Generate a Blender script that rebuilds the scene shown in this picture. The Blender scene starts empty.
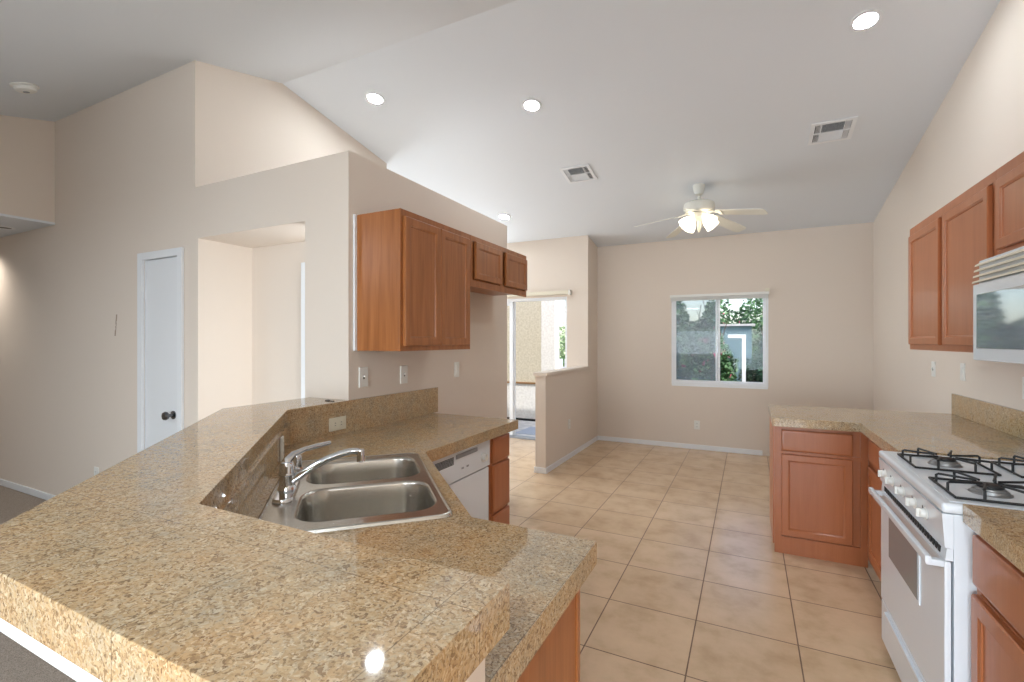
import bpy, bmesh, math, random
from mathutils import Vector, Matrix

S = bpy.context.scene
COL = S.collection
R = math.radians
PI = math.pi
random.seed(7)

# ------------------------------------------------------------------ camera, world, sun, large lights, exposure
cd = bpy.data.cameras.new('camera')
cam = bpy.data.objects.new('camera', cd)
COL.objects.link(cam)
cam.location = (0, 0, 1.43)
cam.rotation_euler = (R(90), 0, R(26.44))
cd.sensor_width = 36.0
cd.lens = 475.0 / 1024 * 36
cd.clip_start = 0.02
S.camera = cam
S.view_settings.view_transform = 'Standard'
S.view_settings.look = 'None'
S.view_settings.exposure = 1.5
S.view_settings.gamma = 1.0
S.view_settings.use_curve_mapping = False

W = bpy.data.worlds.new('sky'); S.world = W; W.use_nodes = True
nt = W.node_tree
sky = nt.nodes.new('ShaderNodeTexSky'); sky.sky_type = 'NISHITA'; sky.sun_disc = False
sky.sun_elevation = R(50); sky.sun_rotation = R(120); sky.air_density = 1.0; sky.dust_density = 1.5
bg = nt.nodes['Background']; bg.inputs['Strength'].default_value = 0.135
nt.links.new(sky.outputs[0], bg.inputs['Color'])


def lamp(name, typ, loc, energy, color=(1, 1, 1), rot=(0, 0, 0), **kw):
    l = bpy.data.lights.new(name, typ); l.energy = energy; l.color = color
    for k, v in kw.items(): setattr(l, k, v)
    o = bpy.data.objects.new(name, l); COL.objects.link(o); o.location = loc; o.rotation_euler = rot
    return o

lamp('sun', 'SUN', (3, 4, 8), 1.9, (1.0, .97, .93), (R(42.6), 0, R(64.2)), angle=R(.6))
# daylight through the living-room window behind the camera
lamp('living_window_daylight', 'AREA', (-.65, -4.44, 1.40), 108, (.76, .89, 1.0), (R(90), 0, R(0)), shape='RECTANGLE', size=3.3, size_y=1.9)
lamp('entry_fill_added', 'AREA', (-6.1, 5.1, 1.35), 42, (.78, .90, 1.0), (R(90), 0, R(-90)), shape='RECTANGLE', size=1.7, size_y=1.7)  # added fill lamp, set out of view in a made-up entry window

lamp('ceiling_fill_added', 'AREA', (-4.55, 6.24, 2.475), 12, (.80, .91, 1.0), (R(90), 0, R(180)), shape='RECTANGLE', size=2.4, size_y=.5)  # added fill lamp, hidden from view, to brighten the slope past the ledge
for lx, ly, lw in ((-1.5, -1.3, 15), (.3, -1.3, 15), (-4.6, -.6, 12)):   # added fill discs over the living room, out of view, no fixtures
    lamp('living_fill_added', 'AREA', (lx, ly, 2.38 if lx > -3 else 2.60), lw, (.80, .91, 1.0), (0, 0, 0), shape='DISK', size=.40)

# ------------------------------------------------------------------ materials
def srgb(r, g, b):
    f = lambda c: (c / 255 / 12.92) if c / 255 <= .04045 else ((c / 255 + .055) / 1.055) ** 2.4
    return (f(r), f(g), f(b), 1)

def new_mat(name):
    m = bpy.data.materials.new(name); m.use_nodes = True
    t = m.node_tree
    return m, t, t.nodes['Principled BSDF']

def nd(t, typ, **kw):
    n = t.nodes.new(typ)
    for k, v in kw.items():
        if k.startswith('i_'): n.inputs[k[2:]].default_value = v
        else: setattr(n, k, v)
    return n

def plain(name, col, rough=.5, metal=0, spec=.5, bump=0, bscale=200, coat=0):
    m, t, p = new_mat(name)
    p.inputs['Base Color'].default_value = col
    p.inputs['Roughness'].default_value = rough
    p.inputs['Metallic'].default_value = metal
    p.inputs['Specular IOR Level'].default_value = spec
    if coat: p.inputs['Coat Weight'].default_value = coat; p.inputs['Coat Roughness'].default_value = .05
    g = nd(t, 'ShaderNodeNewGeometry')
    no = nd(t, 'ShaderNodeTexNoise'); no.inputs['Scale'].default_value = bscale; no.inputs['Detail'].default_value = 3
    t.links.new(g.outputs['Position'], no.inputs['Vector'])
    if bump:
        b = nd(t, 'ShaderNodeBump'); b.inputs['Strength'].default_value = bump; b.inputs['Distance'].default_value = .004
        t.links.new(no.outputs['Fac'], b.inputs['Height']); t.links.new(b.outputs[0], p.inputs['Normal'])
    else:
        mr = nd(t, 'ShaderNodeMapRange'); mr.inputs['To Min'].default_value = max(.02, rough - .03); mr.inputs['To Max'].default_value = rough + .03
        t.links.new(no.outputs['Fac'], mr.inputs['Value']); t.links.new(mr.outputs[0], p.inputs['Roughness'])
    return m

def ramp(t, stops):
    r = nd(t, 'ShaderNodeValToRGB'); e = r.color_ramp.elements
    while len(e) < len(stops): e.new(.5)
    for k, (p, c) in enumerate(stops): e[k].position = p; e[k].color = c
    return r

def wood(name, dark, mid, light, rough=.32):
    m, t, p = new_mat(name)
    g = nd(t, 'ShaderNodeNewGeometry')
    mp = nd(t, 'ShaderNodeMapping'); mp.inputs['Scale'].default_value = (22, 22, 1.6)
    t.links.new(g.outputs['Position'], mp.inputs['Vector'])
    n1 = nd(t, 'ShaderNodeTexNoise'); n1.inputs['Scale'].default_value = 1.0; n1.inputs['Detail'].default_value = 6; n1.inputs['Distortion'].default_value = .6
    t.links.new(mp.outputs[0], n1.inputs['Vector'])
    mp2 = nd(t, 'ShaderNodeMapping'); mp2.inputs['Scale'].default_value = (160, 160, 5)
    t.links.new(g.outputs['Position'], mp2.inputs['Vector'])
    n2 = nd(t, 'ShaderNodeTexNoise'); n2.inputs['Scale'].default_value = 1.0; n2.inputs['Detail'].default_value = 3
    t.links.new(mp2.outputs[0], n2.inputs['Vector'])
    mx = nd(t, 'ShaderNodeMix', data_type='FLOAT'); mx.inputs['Factor'].default_value = .3
    t.links.new(n1.outputs['Fac'], mx.inputs['A']); t.links.new(n2.outputs['Fac'], mx.inputs['B'])
    r = ramp(t, [(.28, dark), (.5, mid), (.74, light)])
    t.links.new(mx.outputs['Result'], r.inputs['Fac'])
    t.links.new(r.outputs['Color'], p.inputs['Base Color'])
    p.inputs['Roughness'].default_value = rough
    b = nd(t, 'ShaderNodeBump'); b.inputs['Strength'].default_value = .06; b.inputs['Distance'].default_value = .002
    t.links.new(n2.outputs['Fac'], b.inputs['Height']); t.links.new(b.outputs[0], p.inputs['Normal'])
    return m

def granite(name, seam=.305, rough=.045):
    m, t, p = new_mat(name)
    g = nd(t, 'ShaderNodeNewGeometry')
    v = nd(t, 'ShaderNodeTexVoronoi'); v.inputs['Scale'].default_value = 230; v.inputs['Randomness'].default_value = 1
    nz = nd(t, 'ShaderNodeTexNoise'); nz.inputs['Scale'].default_value = 60; nz.inputs['Detail'].default_value = 4
    t.links.new(g.outputs['Position'], nz.inputs['Vector'])
    dsp = nd(t, 'ShaderNodeMix', data_type='VECTOR'); dsp.inputs['Factor'].default_value = .035
    t.links.new(g.outputs['Position'], dsp.inputs[4]); t.links.new(nz.outputs['Color'], dsp.inputs[5])
    t.links.new(dsp.outputs[1], v.inputs['Vector'])
    sep = nd(t, 'ShaderNodeSeparateColor'); t.links.new(v.outputs['Color'], sep.inputs[0])
    cr = ramp(t, [(.0, srgb(142, 120, 96)), (.14, srgb(174, 151, 121)), (.36, srgb(198, 174, 140)), (.58, srgb(210, 189, 157)), (.80, srgb(198, 184, 162)), (.95, srgb(224, 210, 187))])
    t.links.new(sep.outputs[0], cr.inputs['Fac'])
    n2 = nd(t, 'ShaderNodeTexNoise'); n2.inputs['Scale'].default_value = 9; n2.inputs['Detail'].default_value = 5; n2.inputs['Roughness'].default_value = .65
    t.links.new(g.outputs['Position'], n2.inputs['Vector'])
    cr2 = ramp(t, [(.32, srgb(208, 204, 194)), (.5, srgb(236, 222, 200)), (.68, srgb(238, 212, 176))])
    t.links.new(n2.outputs['Fac'], cr2.inputs['Fac'])
    mul = nd(t, 'ShaderNodeMix', data_type='RGBA', blend_type='MULTIPLY'); mul.inputs['Factor'].default_value = .8
    t.links.new(cr.outputs['Color'], mul.inputs[6]); t.links.new(cr2.outputs['Color'], mul.inputs[7])
    # fine dark flecks
    n3 = nd(t, 'ShaderNodeTexNoise'); n3.inputs['Scale'].default_value = 210; n3.inputs['Detail'].default_value = 2
    t.links.new(g.outputs['Position'], n3.inputs['Vector'])
    cr3 = ramp(t, [(.33, (.30, .26, .22, 1)), (.45, (1, 1, 1, 1))])
    t.links.new(n3.outputs['Fac'], cr3.inputs['Fac'])
    m2 = nd(t, 'ShaderNodeMix', data_type='RGBA', blend_type='MULTIPLY'); m2.inputs['Factor'].default_value = .55
    t.links.new(mul.outputs[2], m2.inputs[6]); t.links.new(cr3.outputs['Color'], m2.inputs[7])
    last = m2.outputs[2]
    if seam:
        sx = nd(t, 'ShaderNodeSeparateXYZ'); t.links.new(g.outputs['Position'], sx.inputs[0])
        mk = []
        for ax, off in ((0, .04), (1, .11)):
            a = nd(t, 'ShaderNodeMath', operation='ADD'); a.inputs[1].default_value = 10 * seam + off
            t.links.new(sx.outputs[ax], a.inputs[0])
            b = nd(t, 'ShaderNodeMath', operation='MODULO'); b.inputs[1].default_value = seam
            t.links.new(a.outputs[0], b.inputs[0])
            c = nd(t, 'ShaderNodeMath', operation='LESS_THAN'); c.inputs[1].default_value = .0016
            t.links.new(b.outputs[0], c.inputs[0]); mk.append(c)
        mm = nd(t, 'ShaderNodeMath', operation='MAXIMUM'); t.links.new(mk[0].outputs[0], mm.inputs[0]); t.links.new(mk[1].outputs[0], mm.inputs[1])
        sc = nd(t, 'ShaderNodeMath', operation='MULTIPLY'); sc.inputs[1].default_value = .6; t.links.new(mm.outputs[0], sc.inputs[0])
        m3 = nd(t, 'ShaderNodeMix', data_type='RGBA'); m3.inputs[7].default_value = srgb(96, 78, 58)
        t.links.new(sc.outputs[0], m3.inputs[0]); t.links.new(last, m3.inputs[6]); last = m3.outputs[2]
    t.links.new(last, p.inputs['Base Color'])
    p.inputs['Roughness'].default_value = rough
    p.inputs['Specular IOR Level'].default_value = .85
    return m

def tiles():
    m, t, p = new_mat('beige_floor_tile')
    g = nd(t, 'ShaderNodeNewGeometry')
    T = .4496
    mp = nd(t, 'ShaderNodeMapping'); mp.inputs['Location'].default_value = (1.588 + 20 * T, -3.946 + 20 * T, 0)
    t.links.new(g.outputs['Position'], mp.inputs['Vector'])
    br = nd(t, 'ShaderNodeTexBrick', offset=0.0, squash=1.0)
    br.inputs['Scale'].default_value = 1; br.inputs['Brick Width'].default_value = T; br.inputs['Row Height'].default_value = T
    br.inputs['Mortar Size'].default_value = .0032; br.inputs['Mortar Smooth'].default_value = .1; br.inputs['Bias'].default_value = 0
    br.inputs['Color1'].default_value = srgb(221, 192, 160); br.inputs['Color2'].default_value = srgb(213, 183, 150); br.inputs['Mortar'].default_value = srgb(120, 94, 72)
    t.links.new(mp.outputs[0], br.inputs['Vector'])
    n = nd(t, 'ShaderNodeTexNoise'); n.inputs['Scale'].default_value = 5; n.inputs['Detail'].default_value = 6; n.inputs['Roughness'].default_value = .6
    t.links.new(g.outputs['Position'], n.inputs['Vector'])
    cr = ramp(t, [(.3, (.80, .76, .70, 1)), (.5, (.97, .95, .93, 1)), (.7, (1.06, 1.05, 1.04, 1))])
    t.links.new(n.outputs['Fac'], cr.inputs['Fac'])
    mul = nd(t, 'ShaderNodeMix', data_type='RGBA', blend_type='MULTIPLY'); mul.inputs['Factor'].default_value = 1
    t.links.new(br.outputs['Color'], mul.inputs[6]); t.links.new(cr.outputs['Color'], mul.inputs[7])
    t.links.new(mul.outputs[2], p.inputs['Base Color'])
    mr = nd(t, 'ShaderNodeMapRange'); mr.inputs['To Min'].default_value = .22; mr.inputs['To Max'].default_value = .75
    t.links.new(br.outputs['Fac'], mr.inputs['Value']); t.links.new(mr.outputs[0], p.inputs['Roughness'])
    p.inputs['Specular IOR Level'].default_value = .55
    b = nd(t, 'ShaderNodeBump', invert=True); b.inputs['Strength'].default_value = .3; b.inputs['Distance'].default_value = .003
    t.links.new(br.outputs['Fac'], b.inputs['Height']); t.links.new(b.outputs[0], p.inputs['Normal'])
    return m

def mottled(name, c1, c2, scale, rough=.8, bump=.2, dist=.004, detail=5):
    m, t, p = new_mat(name)
    g = nd(t, 'ShaderNodeNewGeometry')
    n = nd(t, 'ShaderNodeTexNoise'); n.inputs['Scale'].default_value = scale; n.inputs['Detail'].default_value = detail
    t.links.new(g.outputs['Position'], n.inputs['Vector'])
    r = ramp(t, [(.35, c1), (.65, c2)]); t.links.new(n.outputs['Fac'], r.inputs['Fac'])
    t.links.new(r.outputs['Color'], p.inputs['Base Color']); p.inputs['Roughness'].default_value = rough
    b = nd(t, 'ShaderNodeBump'); b.inputs['Strength'].default_value = bump; b.inputs['Distance'].default_value = dist
    t.links.new(n.outputs['Fac'], b.inputs['Height']); t.links.new(b.outputs[0], p.inputs['Normal'])
    return m

def glow(name, col, strength):
    m, t, p = new_mat(name)
    p.inputs['Base Color'].default_value = (.9, .9, .9, 1)
    p.inputs['Emission Color'].default_value = col
    p.inputs['Emission Strength'].default_value = strength
    return m

def clear_glass(name, tint=(1, 1, 1, 1)):
    m = bpy.data.materials.new(name); m.use_nodes = True; t = m.node_tree
    t.nodes.clear()
    o = nd(t, 'ShaderNodeOutputMaterial'); tr = nd(t, 'ShaderNodeBsdfTransparent'); tr.inputs[0].default_value = tint
    gl = nd(t, 'ShaderNodeBsdfGlossy'); gl.inputs['Roughness'].default_value = .02
    lw = nd(t, 'ShaderNodeLayerWeight'); lw.inputs['Blend'].default_value = .5
    pw = nd(t, 'ShaderNodeMath', operation='POWER'); pw.inputs[1].default_value = 4; t.links.new(lw.outputs['Facing'], pw.inputs[0])
    fr = nd(t, 'ShaderNodeMath', operation='MULTIPLY_ADD'); fr.inputs[1].default_value = .6; fr.inputs[2].default_value = .008; t.links.new(pw.outputs[0], fr.inputs[0])
    mx = nd(t, 'ShaderNodeMixShader')
    t.links.new(fr.outputs[0], mx.inputs[0]); t.links.new(tr.outputs[0], mx.inputs[1]); t.links.new(gl.outputs[0], mx.inputs[2])
    t.links.new(mx.outputs[0], o.inputs[0])
    return m

def screen_mesh(name):
    m = bpy.data.materials.new(name); m.use_nodes = True; t = m.node_tree
    t.nodes.clear()
    o = nd(t, 'ShaderNodeOutputMaterial'); tr = nd(t, 'ShaderNodeBsdfTransparent')
    df = nd(t, 'ShaderNodeBsdfDiffuse'); df.inputs[0].default_value = (.40, .47, .54, 1)
    mx = nd(t, 'ShaderNodeMixShader'); mx.inputs[0].default_value = .36
    t.links.new(tr.outputs[0], mx.inputs[1]); t.links.new(df.outputs[0], mx.inputs[2]); t.links.new(mx.outputs[0], o.inputs[0])
    return m

M = {}
M['wall'] = plain('beige_wall_paint', srgb(224, 211, 198), .75, bump=.12, bscale=140, spec=.25)
M['ceiling'] = plain('white_ceiling_paint', srgb(224, 227, 231), .8, bump=.12, bscale=120, spec=.2)
M['trim'] = plain('white_trim_paint', srgb(232, 233, 235), .4)
M['door'] = plain('white_door_paint', srgb(228, 229, 231), .45)
M['tile'] = tiles()
M['carpet'] = mottled('taupe_carpet', srgb(128, 114, 102), srgb(176, 162, 148), 260, .95, .8, .01)
M['granite'] = granite('tan_granite')
M['granite_plain'] = granite('tan_granite_riser', seam=0, rough=.10)
M['wood'] = wood('honey_maple_cabinet', srgb(136, 82, 42), srgb(162, 100, 55), srgb(180, 118, 70))
M['wood_r'] = wood('reddish_maple_cabinet', srgb(168, 99, 60), srgb(176, 106, 66), srgb(184, 113, 72), .30)
M['white'] = plain('white_enamel', srgb(232, 237, 243), .22, spec=.5, coat=.3)
M['white_plastic'] = plain('white_plastic', srgb(232, 230, 224), .38)
M['cream_plastic'] = plain('cream_plastic', srgb(224, 216, 196), .4)
M['dark'] = plain('dark_slot', srgb(28, 27, 26), .6)
M['grey_plastic'] = plain('grey_plastic', srgb(150, 152, 156), .5)
M['black_iron'] = plain('black_cast_iron', srgb(24, 24, 25), .5)
M['alu'] = plain('aluminium_burner', srgb(150, 150, 150), .4, metal=.8)
M['steel'] = plain('brushed_steel', srgb(190, 186, 178), .26, metal=1)
M['chrome'] = plain('chrome', srgb(215, 218, 222), .07, metal=1)
M['oven_glass'] = plain('grey_oven_glass', srgb(138, 140, 140), .16, spec=.5)
M['micro_glass'] = plain('reflective_microwave_glass', srgb(225, 227, 230), .05, metal=.92)
M['vinyl'] = plain('white_vinyl_frame', srgb(238, 240, 243), .35)
M['glass'] = clear_glass('window_glass')
M['screen'] = screen_mesh('insect_screen')
M['lens'] = glow('lit_downlight_lens', (.86, .94, 1, 1), 85)
M['lens_dim'] = plain('dark_recessed_baffle', srgb(70, 68, 64), .5)
M['shade'] = glow('lit_frosted_shade', (1, .86, .64, 1), 1.1)
M['bulb'] = glow('lit_bulb', (1, .90, .74, 1), 5)
M['fan_white'] = plain('white_fan_enamel', srgb(226, 224, 214), .35)
M['knob'] = plain('satin_nickel', srgb(120, 120, 122), .25, metal=1)
M['stucco'] = mottled('tan_stucco', srgb(196, 186, 162), srgb(214, 205, 184), 30, .95, .5, .01)
M['stucco_white'] = mottled('pale_stucco', srgb(226, 222, 214), srgb(240, 237, 230), 30, .95, .4, .01)
M['brown'] = plain('brown_painted_wood', srgb(140, 104, 66), .6)
M['concrete'] = mottled('pale_concrete', srgb(196, 192, 186), srgb(220, 216, 210), 8, .9, .1)
M['earth'] = mottled('garden_earth', srgb(92, 80, 62), srgb(128, 112, 88), 10, .95, .4, .02)
M['leaf'] = mottled('green_leaves', srgb(30, 62, 42), srgb(96, 140, 84), 6, .55, .0)
M['leaf_dark'] = mottled('dark_green_leaves', srgb(24, 54, 46), srgb(78, 122, 90), 6, .55, .0)
M['leaf_pale'] = mottled('pale_green_leaves', srgb(120, 150, 100), srgb(190, 205, 160), 6, .6, .0)
M['pink'] = plain('pink_bracts', srgb(226, 66, 122), .6)
M['bark'] = mottled('grey_bark', srgb(84, 70, 58), srgb(120, 104, 90), 40, .9, .3)
M['shed'] = mottled('grey_green_siding', srgb(92, 122, 128), srgb(112, 142, 146), 4, .8, .05)
M['mat_grey'] = mottled('grey_door_mat', srgb(160, 165, 174), srgb(190, 194, 202), 200, .95, .4)

# wall paint with the grey scuff above the bar
def wall_with_scuff():
    m = M['wall'].copy(); m.name = 'beige_wall_paint_scuffed'; t = m.node_tree; p = t.nodes['Principled BSDF']
    g = nd(t, 'ShaderNodeNewGeometry'); sx = nd(t, 'ShaderNodeSeparateXYZ'); t.links.new(g.outputs['Position'], sx.inputs[0])
    # distance from the line x = -4.48 + (z - 1.56) * .12
    z = nd(t, 'ShaderNodeMath', operation='MULTIPLY_ADD'); z.inputs[1].default_value = .14; z.inputs[2].default_value = -4.480 - 1.56 * .14
    t.links.new(sx.outputs[2], z.inputs[0])
    n = nd(t, 'ShaderNodeTexNoise'); n.inputs['Scale'].default_value = 16; t.links.new(g.outputs['Position'], n.inputs['Vector'])
    dx = nd(t, 'ShaderNodeMath', operation='SUBTRACT'); t.links.new(sx.outputs[0], dx.inputs[0]); t.links.new(z.outputs[0], dx.inputs[1])
    ab = nd(t, 'ShaderNodeMath', operation='ABSOLUTE'); t.links.new(dx.outputs[0], ab.inputs[0])
    lt = nd(t, 'ShaderNodeMath', operation='LESS_THAN'); lt.inputs[1].default_value = .010; t.links.new(ab.outputs[0], lt.inputs[0])
    dz = nd(t, 'ShaderNodeMath', operation='SUBTRACT'); dz.inputs[1].default_value = 1.555; t.links.new(sx.outputs[2], dz.inputs[0])
    az = nd(t, 'ShaderNodeMath', operation='ABSOLUTE'); t.links.new(dz.outputs[0], az.inputs[0])
    lz = nd(t, 'ShaderNodeMath', operation='LESS_THAN'); lz.inputs[1].default_value = .085; t.links.new(az.outputs[0], lz.inputs[0])
    gt = nd(t, 'ShaderNodeMath', operation='GREATER_THAN'); gt.inputs[1].default_value = .44; t.links.new(n.outputs['Fac'], gt.inputs[0])
    a = nd(t, 'ShaderNodeMath', operation='MULTIPLY'); t.links.new(lt.outputs[0], a.inputs[0]); t.links.new(lz.outputs[0], a.inputs[1])
    b = nd(t, 'ShaderNodeMath', operation='MULTIPLY'); t.links.new(a.outputs[0], b.inputs[0]); t.links.new(gt.outputs[0], b.inputs[1])
    mx = nd(t, 'ShaderNodeMix', data_type='RGBA'); mx.inputs[6].default_value = p.inputs['Base Color'].default_value; mx.inputs[7].default_value = srgb(172, 150, 132)
    t.links.new(b.outputs[0], mx.inputs[0]); t.links.new(mx.outputs[2], p.inputs['Base Color'])
    return m
M['wall_scuff'] = wall_with_scuff()

# ------------------------------------------------------------------ builders
WL = {}   # world position of every object's own origin

class MB:
    def __init__(self): self.bm = bmesh.new()

    def _merge(self, b):
        me = bpy.data.meshes.new('t'); b.to_mesh(me); b.free(); self.bm.from_mesh(me); bpy.data.meshes.remove(me)

    def box(self, x0, x1, y0, y1, z0, z1, bev=0, seg=2, mat4=None):
        b = bmesh.new(); bmesh.ops.create_cube(b, size=1)
        for v in b.verts:
            v.co = Vector(((x0 + x1) / 2 + v.co.x * (x1 - x0), (y0 + y1) / 2 + v.co.y * (y1 - y0), (z0 + z1) / 2 + v.co.z * (z1 - z0)))
        if bev: bmesh.ops.bevel(b, geom=list(b.edges), offset=bev, segments=seg, profile=.6, affect='EDGES', clamp_overlap=True)
        if mat4 is not None: b.transform(mat4)
        self._merge(b); return self

    def prism(self, poly, z0, z1, bev=0, seg=3, only_top=False):
        b = bmesh.new()
        lo = [b.verts.new((x, y, z0)) for x, y in poly]; hi = [b.verts.new((x, y, z1)) for x, y in poly]
        b.faces.new(hi); b.faces.new(lo[::-1]); n = len(poly)
        for i in range(n): b.faces.new((lo[i], lo[(i + 1) % n], hi[(i + 1) % n], hi[i]))
        bmesh.ops.recalc_face_normals(b, faces=list(b.faces))
        if bev:
            ed = [e for e in b.edges if all(abs(v.co.z - z1) < 1e-5 for v in e.verts)] if only_top else list(b.edges)
            bmesh.ops.bevel(b, geom=ed, offset=bev, segments=seg, profile=.5, affect='EDGES', clamp_overlap=True)
        self._merge(b); return self

    def holed(self, outer, holes, z0, z1):
        b = bmesh.new(); loops = []
        for poly in [outer] + holes:
            vs = [b.verts.new((x, y, z1)) for x, y in poly]
            for i in range(len(vs)): b.edges.new((vs[i], vs[(i + 1) % len(vs)]))
            loops.append(vs)
        bmesh.ops.triangle_fill(b, use_beauty=True, use_dissolve=False, edges=list(b.edges))
        top = list(b.faces)
        r = bmesh.ops.extrude_face_region(b, geom=top)
        for v in [g for g in r['geom'] if isinstance(g, bmesh.types.BMVert)]: v.co.z = z0
        bmesh.ops.recalc_face_normals(b, faces=list(b.faces))
        self._merge(b); return self

    def loops(self, loops, cap0=True, cap1=True, closed=True):
        """skin successive loops of equal point count"""
        b = bmesh.new(); L = [[b.verts.new(p) for p in lp] for lp in loops]; n = len(L[0])
        for a, c in zip(L, L[1:]):
            for i in range(n if closed else n - 1):
                j = (i + 1) % n
                try: b.faces.new((a[i], a[j], c[j], c[i]))
                except ValueError: pass
        if cap0: b.faces.new(L[0][::-1])
        if cap1: b.faces.new(L[-1])
        bmesh.ops.recalc_face_normals(b, faces=list(b.faces))
        self._merge(b); return self

    def lathe(self, prof, c, seg=28, rot=None, cap0=True, cap1=True):
        Rm = rot.to_matrix() if rot is not None else Matrix.Identity(3)
        lps = []
        for r, z in prof:
            r = max(r, 1e-4)
            lps.append([Vector(c) + Rm @ Vector((r * math.cos(2 * PI * i / seg), r * math.sin(2 * PI * i / seg), z)) for i in range(seg)])
        return self.loops(lps, cap0, cap1)

    def cyl(self, p0, p1, r0, r1=None, seg=20):
        p0, p1 = Vector(p0), Vector(p1); d = p1 - p0
        q = d.to_track_quat('Z', 'Y')
        return self.lathe([(r0, 0), (r0 if r1 is None else r1, d.length)], p0, seg, q)

    def tube(self, pts, r, seg=10, cap=True):
        pts = [Vector(p) for p in pts]; lps = []; up = None
        rs = r if isinstance(r, (list, tuple)) else [r] * len(pts)
        for i, p in enumerate(pts):
            a = pts[max(i - 1, 0)]; c = pts[min(i + 1, len(pts) - 1)]; t = (c - a).normalized()
            if up is None:
                up = Vector((0, 0, 1)) if abs(t.z) < .9 else Vector((1, 0, 0))
            s = t.cross(up).normalized(); u = s.cross(t).normalized(); up = u
            lps.append([p + rs[i] * (math.cos(2 * PI * k / seg) * s + math.sin(2 * PI * k / seg) * u) for k in range(seg)])
        return self.loops(lps, cap, cap)

    def build(self, name, mat, parent=None, at=None, smooth=True):
        me = bpy.data.meshes.new(name)
        if parent is not None: w = WL[parent.name]
        elif at is not None: w = Vector(at)
        else:
            xs = [v.co for v in self.bm.verts]
            lo = Vector((min(v.x for v in xs), min(v.y for v in xs), min(v.z for v in xs))); hi = Vector((max(v.x for v in xs), max(v.y for v in xs), max(v.z for v in xs)))
            w = Vector(((lo.x + hi.x) / 2, (lo.y + hi.y) / 2, lo.z))
        for v in self.bm.verts: v.co -= w
        self.bm.to_mesh(me); self.bm.free()
        me.materials.append(mat)
        if smooth:
            for f in me.polygons: f.use_smooth = True
            me.set_sharp_from_angle(angle=R(40))
        o = bpy.data.objects.new(name, me); COL.objects.link(o)
        if smooth:
            wn = o.modifiers.new('weighted_normal', 'WEIGHTED_NORMAL'); wn.keep_sharp = True; wn.weight = 100
        if parent is not None: o.parent = parent
        else: o.location = w
        WL[o.name] = w
        return o

def tag(o, label=None, cat=None, group=None, kind=None):
    if label: o['label'] = label
    if cat: o['category'] = cat
    if group: o['group'] = group
    if kind: o['kind'] = kind
    return o

def thing(name, loc, label, cat, group=None):
    o = bpy.data.objects.new(name, None); COL.objects.link(o); o.location = loc; WL[o.name] = Vector(loc)
    o.empty_display_size = .1
    return tag(o, label, cat, group)

def structure(o, label, cat): return tag(o, label, cat, None, 'structure')

def copy_tree(o, parent=None, shift=(0, 0, 0)):
    c = o.copy(); COL.objects.link(c); c.parent = parent
    if parent is None: c.location = Vector(o.location) + Vector(shift); WL[c.name] = Vector(c.location)
    else: WL[c.name] = WL[parent.name]
    for ch in list(o.children): copy_tree(ch, c)
    return c

def rrect(cx, cy, w, h, r, n=6):
    out = []
    for sx, sy, a0 in ((1, 1, 0), (-1, 1, 90), (-1, -1, 180), (1, -1, 270)):
        for k in range(n + 1):
            a = R(a0 + 90 * k / n)
            out.append((cx + sx * (w / 2 - r) + r * math.cos(a), cy + sy * (h / 2 - r) + r * math.sin(a)))
    return out

# ------------------------------------------------------------------ the setting
def wall(name, boxes, label, mat='wall', bev=0):
    m = MB()
    for b in boxes: m.box(*b, bev=bev)
    return structure(m.build(name, M[mat], smooth=False), label, 'wall')

ZL = 2.495      # plant-ledge height
def P3z(y): return 2.79 + .1875 * (6.71 - y)
RZ = P3z(2.66)
def P2z(y): return RZ - .25 * (2.66 - y)

# floors
f = MB().prism([(-2.075, 1.97), (-6.3, 1.97), (-6.3, 6.40), (-1.955, 6.40), (-1.955, 6.75), (1.30, 6.75), (1.30, -4.5), (-.4, -4.5), (-.4, .47), (-1.04, .47), (-2.075, 1.50)][::-1], -.06, 0)
structure(f.build('floor', M['tile'], smooth=False), 'beige square ceramic tile floor of the kitchen and dining area', 'floor')
f = MB().prism([(-8, -4.5), (-.4, -4.5), (-.4, .47), (-1.04, .47), (-2.075, 1.50), (-2.075, 1.99), (-8, 1.99)], -.06, -.002)
structure(f.build('floor_carpet', M['carpet'], smooth=False), 'taupe carpet of the living room beyond the bar', 'carpet')

# ceiling
m = MB()
lp = []
for x in (-8.1, 1.40):
    lp.append([Vector((x, y, z)) for y, z in ((-4.6, P2z(-4.6)), (2.66, RZ), (6.83, P3z(6.83)), (6.83, P3z(6.83) + .12), (2.66, RZ + .12), (-4.6, P2z(-4.6) + .12))])
m.loops(lp)
structure(m.build('ceiling', M['ceiling'], smooth=False), 'white vaulted ceiling with its ridge over the kitchen', 'ceiling')

# back wall with window hole
wx0, wx1, wz0, wz1 = -.93, .225, .85, 2.03
wall('wall_back', [(-2.075, wx0, 6.71, 6.83, 0, 2.85), (wx1, 1.40, 6.71, 6.83, 0, 2.85), (wx0, wx1, 6.71, 6.83, 0, wz0), (wx0, wx1, 6.71, 6.83, wz1, 2.85)], 'beige dining wall with the flowering-shrub window')
wall('wall_nook_return', [(-2.075, -1.955, 6.26, 6.71, 0, 2.93)], 'short beige return beside the dining window wall')
dx0, dx1, dz1 = -4.10, -2.258, 2.05
wall('wall_patio', [(-6.3, dx0, 6.26, 6.38, 0, 2.2), (-6.3, -3.3, 6.26, 6.38, 2.75, 2.93), (-6.3, -5.8, 6.26, 6.38, 2.2, 2.75), (dx0, -3.3, 6.26, 6.38, dz1, 2.2), (-3.3, dx1, 6.26, 6.38, dz1, 2.93), (dx1, -2.075, 6.26, 6.38, 0, 2.93)], 'beige wall around the sliding patio door')
wall('wall_right', [(1.283, 1.40, -4.5, 6.71, 0, 3.65)], 'tall beige wall behind the range and microwave')
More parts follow.
